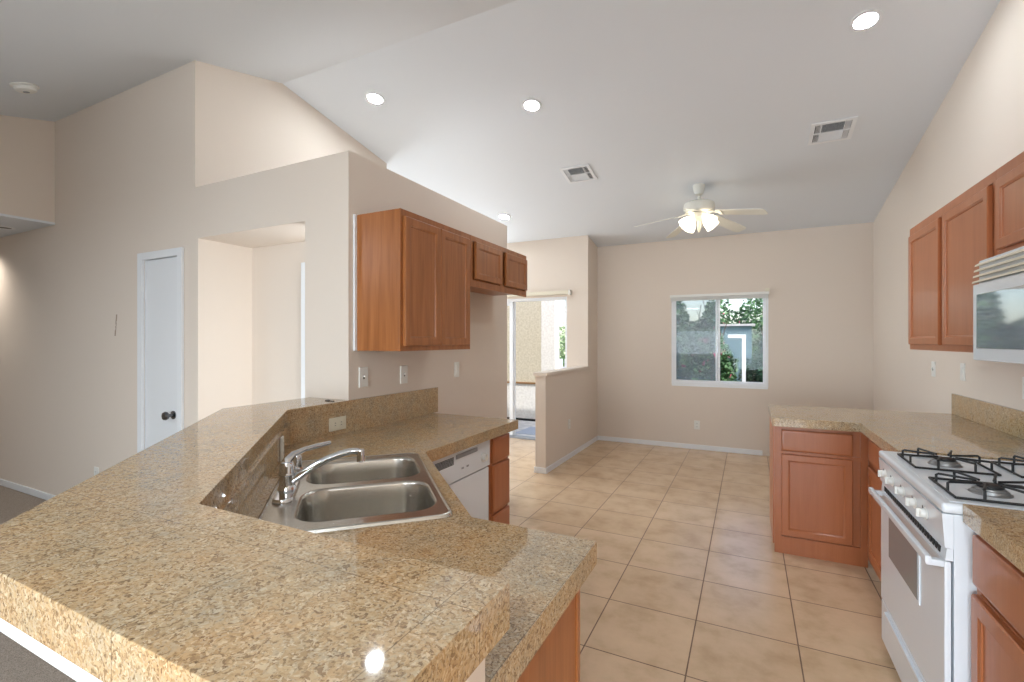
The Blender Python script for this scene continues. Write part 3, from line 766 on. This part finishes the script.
# control panel (slopes slightly)
m = MB(); m.loops([[Vector((x, y, z)) for x, z in ((.5775, .775), (.556, .778), (.549, .884), (.5775, .884))] for y in (Y0, Y1)])
cpn = m.build('control_panel', M['white'], rg)
for y in (2.655, 2.535, 2.385, 2.235, 2.115):
    kq = Vector((-1, 0, .07)).to_track_quat('Z', 'Y')
    kn = MB().lathe([(.021, 0), (.021, .003), (.016, .005), (.015, .017), (.012, .020), (.004, .021)], (.553, y, .832), 22, kq).build('knob', M['white_plastic'], cpn)
    MB().box(.524, .545, y - .0045, y + .0045, .818, .848, bev=.002).build('grip', M['white_plastic'], kn)
    MB().box(.5505, .5515, y + .030, y + .034, .838, .850).build('mark', M['dark'], cpn)
# vents between panel and door
m = MB()
m.loops([[Vector((x, y, z)) for x, z in ((.5775, .736), (.558, .736), (.562, .774), (.5775, .774))] for y in (Y0 + .004, Y1 - .004)])
vs = m.build('vent_strip', M['white'], rg, smooth=False)
m = MB()
for k in range(26): m.box(.5575, .5615, Y0 + .05 + k * .0275, Y0 + .05 + k * .0275 + .019, .744, .764)
m.build('vent_slot', M['dark'], vs, smooth=False)
# oven door with window
od = thing_door = MB().box(.556, .574, Y0 + .004, Y1 - .004, .235, .733, bev=.006).build('oven_door', M['white'], rg)
MB().box(.5515, .5575, 2.19, 2.605, .475, .685, bev=.002).build('window_frame', M['white'], od)
MB().box(.5495, .5535, 2.203, 2.592, .488, .672, bev=.001).build('window', M['oven_glass'], od)
m = MB().box(.511, .557, Y0 + .006, Y0 + .034, .712, .732, bev=.004); m.box(.511, .557, Y1 - .034, Y1 - .006, .712, .732, bev=.004)
m.box(.508, .526, Y0 + .004, Y1 - .004, .716, .742, bev=.006)
m.build('handle', M['white'], od)
bd = MB().box(.558, .574, Y0 + .004, Y1 - .004, .040, .228, bev=.006).build('broiler_drawer', M['white'], rg)
MB().box(.546, .560, 2.17, 2.66, .196, .214, bev=.004).build('handle', M['white'], bd)
# burners and grates
gi = 0
for gy in (2.135, 2.545):
    for gx in (.725, 1.035):
        g = .125
        bu = MB().lathe([(.055, .9207), (.055, .9225), (.049, .9235), (.046, .933), (.040, .934), (.038, .939), (.034, .941), (.004, .942)], (gx, gy, 0), 26).build('burner', M['alu'], rg)
        MB().lathe([(.034, .9415), (.034, .946), (.030, .949), (.003, .950)], (gx, gy, 0), 22).build('burner_cap', M['black_iron'], bu)
        m = MB(); r = .0042; zl, zh = .9252, .958
        sq = [(gx - g, gy - g), (gx + g, gy - g), (gx + g, gy + g), (gx - g, gy + g), (gx - g, gy - g)]
        for a, c in zip(sq, sq[1:]): m.tube([(a[0], a[1], zl), (c[0], c[1], zl)], r, 8)
        for dxx, dyy in ((1, 0), (-1, 0), (0, 1), (0, -1)):
            for s_ in (-.055, .055):
                px, py = (gx + dxx * g, gy + s_) if dxx else (gx + s_, gy + dyy * g)
                qx, qy = (gx + dxx * .028, gy + s_ * .35) if dxx else (gx + s_ * .35, gy + dyy * .028)
                m.tube([(px, py, zl), (px, py, zh - .004), (px - dxx * .006, py - dyy * .006, zh), (qx, qy, zh - .002)], r, 8)
        m.build('grate', M['black_iron'], rg)
MB().box(1.215, 1.262, Y0, Y1, .9185, .985, bev=.008).build('back_guard', M['white'], rg)

# ------------------------------------------------------------------ microwave
mx = .872
mw = thing('microwave', (1.07, 2.34, 1.344), 'white over-range microwave with a mirror-like door', 'microwave')
MB().box(mx + .02, 1.28, 1.935, 2.735, 1.346, 1.775, bev=.004).build('body', M['white'], mw)
dr = MB().box(mx, mx + .0195, 2.14, 2.735, 1.348, 1.672, bev=.006).build('door', M['white'], mw)
MB().box(mx - .003, mx + .002, 2.205, 2.690, 1.398, 1.628, bev=.002).build('window', M['micro_glass'], dr)
MB().tube([(mx, 2.165, 1.38), (mx - .03, 2.165, 1.40), (mx - .03, 2.165, 1.62), (mx, 2.165, 1.64)], .009, 10).build('handle', M['white'], dr)
MB().box(mx, mx + .0195, 1.937, 2.136, 1.348, 1.672, bev=.006).build('control_panel', M['white_plastic'], mw)
m = MB()
for k in range(4):
    z = 1.678 + k * .024
    m.loops([[Vector((x, y, zz)) for x, zz in ((mx + .022, z + .004), (mx - .004 + k * .003, z), (mx - .002 + k * .003, z + .008), (mx + .022, z + .016))] for y in (1.937, 2.733)])
m.build('vent_grille', M['cream_plastic'], mw)

# ------------------------------------------------------------------ outlets and switches
def plate(name, label, c, N, kind, cat, group, horiz=False, mat='white_plastic', w=.070, h=.115):
    c, N = Vector(c), Vector(N).normalized(); U = ZV.cross(N).normalized(); V = ZV
    if horiz: U, V = V, -U
    t = thing(name, c, label, cat, group)
    def blk(m, a0, a1, b0, b1, d0, d1, ch=.0015):
        m.loops([[c + U * a + V * b + N * d for a, b in ((a0 + e, b0 + e), (a1 - e, b0 + e), (a1 - e, b1 - e), (a0 + e, b1 - e))] for e, d in ((0, d0), (0, d1 - ch), (ch, d1))])
    m = MB(); blk(m, -w / 2, w / 2, -h / 2, h / 2, .0006, .007, .002); m.build('cover_plate', M[mat], t)
    if kind == 'socket':
        for s in (-1, 1):
            m = MB(); blk(m, -.017, .017, s * .021 - .0145, s * .021 + .0145, .0065, .0095); r = m.build('socket', M[mat], t)
            m = MB(); blk(m, -.008, -.0055, s * .021 - .004, s * .021 + .005, .0093, .0098, .0002); blk(m, .0055, .008, s * .021 - .004, s * .021 + .005, .0093, .0098, .0002); m.build('slot', M['dark'], r)
    elif kind == 'toggle':
        m = MB(); blk(m, -.006, .006, -.012, .012, .0065, .0085); r = m.build('switch_slot', M['dark'], t)
        m = MB(); blk(m, -.004, .004, -.001, .009, .008, .018); m.build('toggle', M[mat], r)
    else:
        m = MB(); blk(m, -.0165, .0165, -.033, .033, .0065, .0105); m.build('rocker', M[mat], t)
    return t
G1 = 'wall plates above the sink worktop'; G2 = 'wall plates above the range worktop'
plate('light_switch', 'white toggle switch on kitchen wall nearest the hall corner', (-2.0, 2.082, 1.221), PX, 'toggle', 'switch', G1)
plate('light_switch', 'white toggle switch under the middle of the tall honey cabinet', (-2.0, 2.443, 1.213), PX, 'toggle', 'switch', G1)
plate('light_switch', 'narrow white rocker switch beside the empty fridge space', (-2.0, 3.067, 1.212), PX, 'rocker', 'switch', G1, w=.06)
plate('wall_outlet', 'cream outlet lying sideways in the granite backsplash by the faucet', (-1.982, 1.872, .985), PX, 'socket', 'outlet', None, True, 'cream_plastic')
plate('wall_outlet', 'white upright outlet in the diagonal granite riser behind the faucet', (-1.770 + .0085, 1.35 + .0085, .978), (1, 1, 0), 'socket', 'outlet', None, False, 'white_plastic', .062, .095)
plate('wall_outlet', 'white outlet low on the wall under the dining window', (-.606, 6.71, .32), NY, 'socket', 'outlet', None)
plate('wall_outlet', 'white outlet low on the half wall by the dining nook', (-1.955, 5.491, .42), PX, 'socket', 'outlet', None)
plate('light_switch', 'white toggle switch on the range wall nearest the dining corner', (1.283, 4.729, 1.214), NX, 'toggle', 'switch', G2)
plate('light_switch', 'white rocker switch just above the end of the range backsplash', (1.283, 4.169, 1.224), NX, 'rocker', 'switch', G2)
plate('wall_outlet', 'white outlet on the range wall beneath the microwave side', (1.283, 3.36, 1.186), NX, 'socket', 'outlet', G2)
plate('wall_outlet', 'white outlet low on the living room wall behind the bar', (-4.776, 1.97, .34), NY, 'socket', 'outlet', None)

# ------------------------------------------------------------------ ceiling fittings
def sl_quat(normal): return Vector(normal).to_track_quat('Z', 'Y')
n3 = Vector((0, -.1875, -1)).normalized()      # downward normal of the kitchen slope
n2 = Vector((0, .25, -1)).normalized()
def downlight(x, y, z, n, label, group, r=.062, lens='lens'):
    q = sl_quat(n); c = Vector((x, y, z))
    t = thing('recessed_light', c, label, 'ceiling light', group)
    MB().lathe([(r + .022, .0006), (r + .022, .004), (r + .006, .007), (r, .006), (r - .002, .001)], c, 30, q, True, False).build('trim_ring', M['trim'], t)
    MB().lathe([(r - .003, .0035), (r - .012, .0045), (.002, .005)], c, 30, q, True, True).build('lens', M[lens], t)
    return t
GD = 'lit round downlights in the kitchen ceiling'
for x, y, lab in ((-2.815, 3.07, 'lit round downlight above the plant ledge wall'),
                  (-1.60, 3.585, 'lit round downlight between the ridge and the square ceiling vent'),
                  (.640, 3.55, 'lit round downlight high beside the range wall'),
                  (-2.81, 5.43, 'small-looking lit round downlight before the patio door')):
    downlight(x, y, P3z(y), n3, lab, GD)
downlight(-6.05, 1.81, 2.462, Vector((0, 0, -1)), 'recessed downlight with a dark baffle under the dropped entry soffit', None, .05, 'lens_dim')
lamp('soffit_downlight', 'SPOT', (-6.80, 1.72, 2.445), 17, (1, .93, .84), (R(-8), 0, 0), spot_size=R(140), spot_blend=1.0, shadow_soft_size=.05)

def vent(cx, cy, w, h, label):
    q = sl_quat(n3); c = Vector((cx, cy, P3z(cy))); t = thing('ceiling_vent', c, label, 'air vent', 'white square air vents in the kitchen ceiling')
    X = Vector((1, 0, 0)); Yv = Vector((0, 1, -.1875)).normalized(); N = n3
    def blk(m, a0, a1, b0, b1, d0, d1): m.loops([[c + X * a + Yv * b + N * d for a, b in ((a0, b0), (a1, b0), (a1, b1), (a0, b1))] for d in (d0, d1)])
    m = MB(); f = .03
    blk(m, -w / 2, w / 2, -h / 2, -h / 2 + f, .0006, .010); blk(m, -w / 2, w / 2, h / 2 - f, h / 2, .0006, .010)
    blk(m, -w / 2, -w / 2 + f, -h / 2 + f, h / 2 - f, .0006, .010); blk(m, w / 2 - f, w / 2, -h / 2 + f, h / 2 - f, .0006, .010)
    blk(m, -.085, -.078, -h / 2 + f, h / 2 - f, .0006, .011); blk(m, .078, .085, -h / 2 + f, h / 2 - f, .0006, .011); blk(m, -w / 2 + f, w / 2 - f, -.004, .004, .0006, .011)
    m.build('frame', M['trim'], t, smooth=False)
    m = MB(); blk(m, -w / 2 + f, w / 2 - f, -h / 2 + f, h / 2 - f, .0006, .002); m.build('duct', M['dark'], t, smooth=False)
    m = MB()
    hh = h / 2 - f
    for s in (-1, 1):
        for k in range(9):
            b = s * (.010 + k * (hh - .012) / 9)
            m.loops([[c + X * a + Yv * (b + e) + N * d for a, e, d in ((-.078, 0, .003), (.078, 0, .003), (.078, s * .005, .0095), (-.078, s * .005, .0095))], [c + X * a + Yv * (b + e + .0012) + N * d for a, e, d in ((-.078, 0, .003), (.078, 0, .003), (.078, s * .005, .0095), (-.078, s * .005, .0095))]])
        for k in range(4):
            a = s * (.088 + k * (w / 2 - f - .09) / 4)
            m.loops([[c + X * (a + e) + Yv * b + N * d for b, e, d in ((-hh, 0, .003), (hh, 0, .003), (hh, s * .006, .0095), (-hh, s * .006, .0095))], [c + X * (a + e + .0012) + Yv * b + N * d for b, e, d in ((-hh, 0, .003), (hh, 0, .003), (hh, s * .006, .0095), (-hh, s * .006, .0095))]])
    m.build('louver', M['trim'], t, smooth=False)
vent(-1.575, 4.715, .31, .31, 'square white ceiling vent near the plant ledge side')
vent(.617, 4.695, .31, .31, 'square white ceiling vent near the range wall')

sd_c = Vector((-4.63, 1.487, P2z(1.487)))
t = thing('smoke_detector', sd_c, 'round white smoke detector on the living room ceiling', 'smoke detector')
q = sl_quat(n2)
MB().lathe([(.078, .0006), (.078, .010), (.070, .014)], sd_c, 30, q).build('base', M['white_plastic'], t)
MB().lathe([(.062, .0142), (.060, .034), (.050, .042), (.003, .044)], sd_c, 30, q).build('cover', M['white_plastic'], t)
MB().lathe([(.018, .0442), (.018, .047), (.003, .048)], sd_c, 20, q).build('test_button', M['grey_plastic'], t)

# ceiling fan
FX, FY = -.461, 5.318
fz = P3z(FY)
fan = thing('ceiling_fan', (FX, FY, 2.58), 'white five-blade ceiling fan with lit glass shades', 'ceiling fan')
MB().lathe([(.022, 2.955), (.040, 2.965), (.052, 3.00), (.062, 3.068)], (FX, FY, 0), 28).build('canopy', M['fan_white'], fan)
MB().cyl((FX, FY, 2.87), (FX, FY, 2.945), .014, seg=16).build('downrod', M['fan_white'], fan)
MB().lathe([(.05, 2.885), (.125, 2.878), (.150, 2.862), (.152, 2.800), (.135, 2.775), (.07, 2.762)], (FX, FY, 0), 36).build('motor_housing', M['fan_white'], fan)
MB().lathe([(.07, 2.764), (.075, 2.755), (.075, 2.715), (.05, 2.700), (.02, 2.692)], (FX, FY, 0), 28).build('switch_housing', M['fan_white'], fan)
for a in (-20, 52, 124, 196, 268):
    ca, sa = math.cos(R(a)), math.sin(R(a)); rad = Vector((ca, sa, 0)); tan = Vector((-sa, ca, 0))
    def bl(r, s, z): return Vector((FX, FY, 0)) + rad * r + tan * s + ZV * z
    def zz(r): return 2.752 - (r - .12) * .19
    m = MB(); m.loops([[bl(.10, -.02, 2.772), bl(.10, .02, 2.772), bl(.10, .02, 2.766), bl(.10, -.02, 2.766)], [bl(.17, -.014, 2.748), bl(.17, .014, 2.748), bl(.17, .014, 2.743), bl(.17, -.014, 2.743)], [bl(.24, -.045, zz(.24) - .004 + .010), bl(.24, .045, zz(.24) - .004 - .010), bl(.24, .045, zz(.24) - .009 - .010), bl(.24, -.045, zz(.24) - .009 + .010)]])
    m.build('blade_arm', M['fan_white'], fan)
    m = MB(); L = []
    for r, hw in ((.19, .050), (.20, .056), (.30, .060), (.45, .064), (.60, .066), (.64, .058), (.655, .040)):
        p = .22
        L.append([bl(r, -hw, zz(r) + hw * p), bl(r, hw, zz(r) - hw * p), bl(r, hw, zz(r) - hw * p + .006), bl(r, -hw, zz(r) + hw * p + .006)])
    m.loops(L); m.build('blade', M['fan_white'], fan)
for a in (-143, -42, 37, 138):
    ca, sa = math.cos(R(a)), math.sin(R(a)); base = Vector((FX + .070 * ca, FY + .070 * sa, 2.725)); ax = Vector((ca * .75, sa * .75, -.72)).normalized()
    q = ax.to_track_quat('Z', 'Y')
    ar = MB().tube([(FX + .03 * ca, FY + .03 * sa, 2.715), base, base + ax * .02], .010, 10).build('lamp_arm', M['fan_white'], fan)
    MB().lathe([(.022, .01), (.026, .02), (.050, .055), (.066, .095), (.072, .130), (.070, .131), (.062, .095), (.046, .056), (.02, .024)], base, 28, q, False, False).build('glass_shade', M['shade'], ar)
    MB().lathe([(.012, .03), (.020, .05), (.028, .08), (.024, .10), (.004, .108)], base, 18, q).build('bulb', M['bulb'], ar)
MB().lathe([(.020, 2.695), (.022, 2.65), (.016, 2.60), (.010, 2.575), (.004, 2.565)], (FX, FY, 0), 16).build('finial', M['cream_plastic'], fan)
MB().tube([(FX + .03, FY - .05, 2.70), (FX + .031, FY - .052, 2.60)], .0015, 6).build('pull_chain', M['cream_plastic'], fan)

# ------------------------------------------------------------------ outside
structure(MB().box(-30, 30, 6.9, 40, -.20, -.10).build('ground', M['earth'], smooth=False), 'garden ground behind the house', 'ground')
structure(MB().box(-6.5, -1.6, 6.40, 9.0, -.095, -.03).build('floor_patio', M['concrete'], smooth=False), 'pale concrete patio slab', 'patio')
t = thing('patio_wall', (-4.6, 8.0, -.03), 'tan stucco patio wall with a brown ledge strip', 'outdoor wall'); t['kind'] = 'structure'
MB().box(-6.5, -3.357, 7.93, 8.08, -.03, 2.75).build('stucco', M['stucco'], t, smooth=False)
MB().box(-6.5, -3.357, 7.895, 7.929, .645, .675, bev=.003).build('ledge', M['brown'], t)
MB().box(-6.5, -3.357, 7.915, 7.929, -.03, .64).build('lower_panel', M['stucco_white'], t, smooth=False)
MB().box(-6.5, -3.357, 7.90, 7.9145, -.03, .01).build('base_strip', M['dark'], t, smooth=False)
c = thing('patio_column', (-3.22, 8.02, -.03), 'pale stucco patio column beside the tan wall', 'column'); c['kind'] = 'structure'
MB().box(-3.354, -3.087, 7.93, 8.15, -.03, 2.75, bev=.004).build('shaft', M['stucco_white'], c)
t = MB().box(-3.4, -2.9, 8.155, 8.30, 1.96, 2.06, bev=.004)
tag(t.build('beam_end', M['stucco_white']), 'pale beam end jutting past the patio column', 'beam')
m = MB().box(-3.3, -2.35, 6.75, 7.35, -.0295, -.020, bev=.003)
tag(m.build('door_mat', M['mat_grey']), 'grey door mat on the patio outside the sliding door', 'door mat')
m = MB()
for k in range(24): m.box(-7.6 + k * .20, -7.6 + k * .20 + .14, 12.0, 12.03, -.10, .95, bev=.004)
m.box(-7.6, -2.86, 12.031, 12.06, .15, .24); m.box(-7.6, -2.86, 12.031, 12.06, .65, .74)
tag(m.build('picket_fence', M['vinyl'], smooth=False), 'low white picket fence at the far end of the garden', 'fence')

def shrub(name, label, cat, cx, cy, rx, ry, h, n, mat, flowers=0, size=.06, group=None, seed=1):
    rnd = random.Random(seed)
    t = thing(name, (cx, cy, -.10), label, cat, group)
    m = MB()
    ns = 7
    for k in range(ns):
        a = rnd.uniform(0, 2 * PI); r = rnd.uniform(.3, .8)
        p0 = Vector((cx + .1 * math.cos(a), cy + .1 * math.sin(a), -.10)); p1 = Vector((cx + r * rx * math.cos(a), cy + r * ry * math.sin(a), h * rnd.uniform(.6, .95)))
        md = (p0 + p1) / 2 + Vector((rnd.uniform(-.1, .1), rnd.uniform(-.1, .1), .1))
        m.tube([p0, md, p1], [.022, .015, .006], 6)
    m.build('stem', M['bark'], t)
    def scatter(count, size, wide=1.0):
        verts, faces = [], []
        while len(faces) < count:
            u, v, w = rnd.uniform(-1, 1), rnd.uniform(-1, 1), rnd.uniform(0, 1)
            prof = 1 - max(0, (w - .55) / .45) ** 2 * .8
            d = math.hypot(u, v)
            if d > prof or rnd.random() > .25 + .75 * (d / prof) ** 2: continue
            lump = .88 + .14 * math.sin(7 * u + 3 * v) * math.cos(5 * w + 2 * u)
            p = Vector((cx + u * rx * lump, cy + v * ry * lump, -.02 + w * h * (.9 + .12 * math.sin(9 * u + seed))))
            s = size * rnd.uniform(.6, 1.3)
            ax = Vector((rnd.uniform(-1, 1), rnd.uniform(-1, 1), rnd.uniform(-.8, .5))).normalized()
            sd_ = ax.cross(Vector((rnd.uniform(-1, 1), rnd.uniform(-1, 1), rnd.uniform(-1, 1)))).normalized()
            b = len(verts)
            verts += [p - ax * s * .5, p + sd_ * s * .32 * wide, p + ax * s * .6, p - sd_ * s * .32 * wide]
            faces.append((b, b + 1, b + 2, b + 3))
        return verts, faces
    def raw(nm, vf, mt):
        me = bpy.data.meshes.new(nm); w = WL[t.name]
        me.from_pydata([v - w for v in vf[0]], [], vf[1]); me.materials.append(mt)
        o = bpy.data.objects.new(nm, me); COL.objects.link(o); o.parent = t; WL[o.name] = w
    raw('foliage', scatter(n, size), mat)
    if flowers: raw('flowers', scatter(flowers, .075, 1.6), M['pink'])
shrub('flowering_shrub', 'pink-flowered green shrub filling the sliding half of the dining window', 'shrub', -1.00, 8.75, .95, .7, 2.30, 15000, M['leaf'], 150, .075, None, 3)
shrub('garden_shrub', 'dark green shrub with few flowers behind the fixed window half', 'shrub', .56, 9.0, .78, .6, 1.85, 10000, M['leaf_dark'], 30, .07, None, 5)
shrub('tall_shrub', 'tall leafy shrub arching over the garden shed roof', 'shrub', -.25, 11.55, 1.3, .8, 2.75, 10000, M['leaf'], 50, .085, None, 11)
shrub('pale_shrub', 'pale green bush seen through the patio door', 'shrub', -4.85, 13.0, .9, .7, 1.95, 5000, M['leaf_pale'], 0, .09, None, 8)
sh = thing('garden_shed', (-.3, 10.4, -.10), 'grey-blue garden shed between the shrubs behind the fixed window half', 'shed')
MB().box(-.62, .06, 10.2, 10.6, -.10, 1.72).build('siding', M['shed'], sh, smooth=False)
MB().prism([(-.68, 10.14), (.12, 10.14), (.12, 10.66), (-.68, 10.66)], 1.721, 1.76).build('roof', M['concrete'], sh, smooth=False)
gp = thing('garden_post', (-.065, 8.5, -.10), 'white garden post with a short cross arm behind the dining window', 'post')
MB().box(-.090, -.035, 8.47, 8.53, -.10, 1.478, bev=.004).build('upright', M['vinyl'], gp)
MB().box(-.295, -.030, 8.47, 8.53, 1.479, 1.535, bev=.004).build('cross_arm', M['vinyl'], gp)
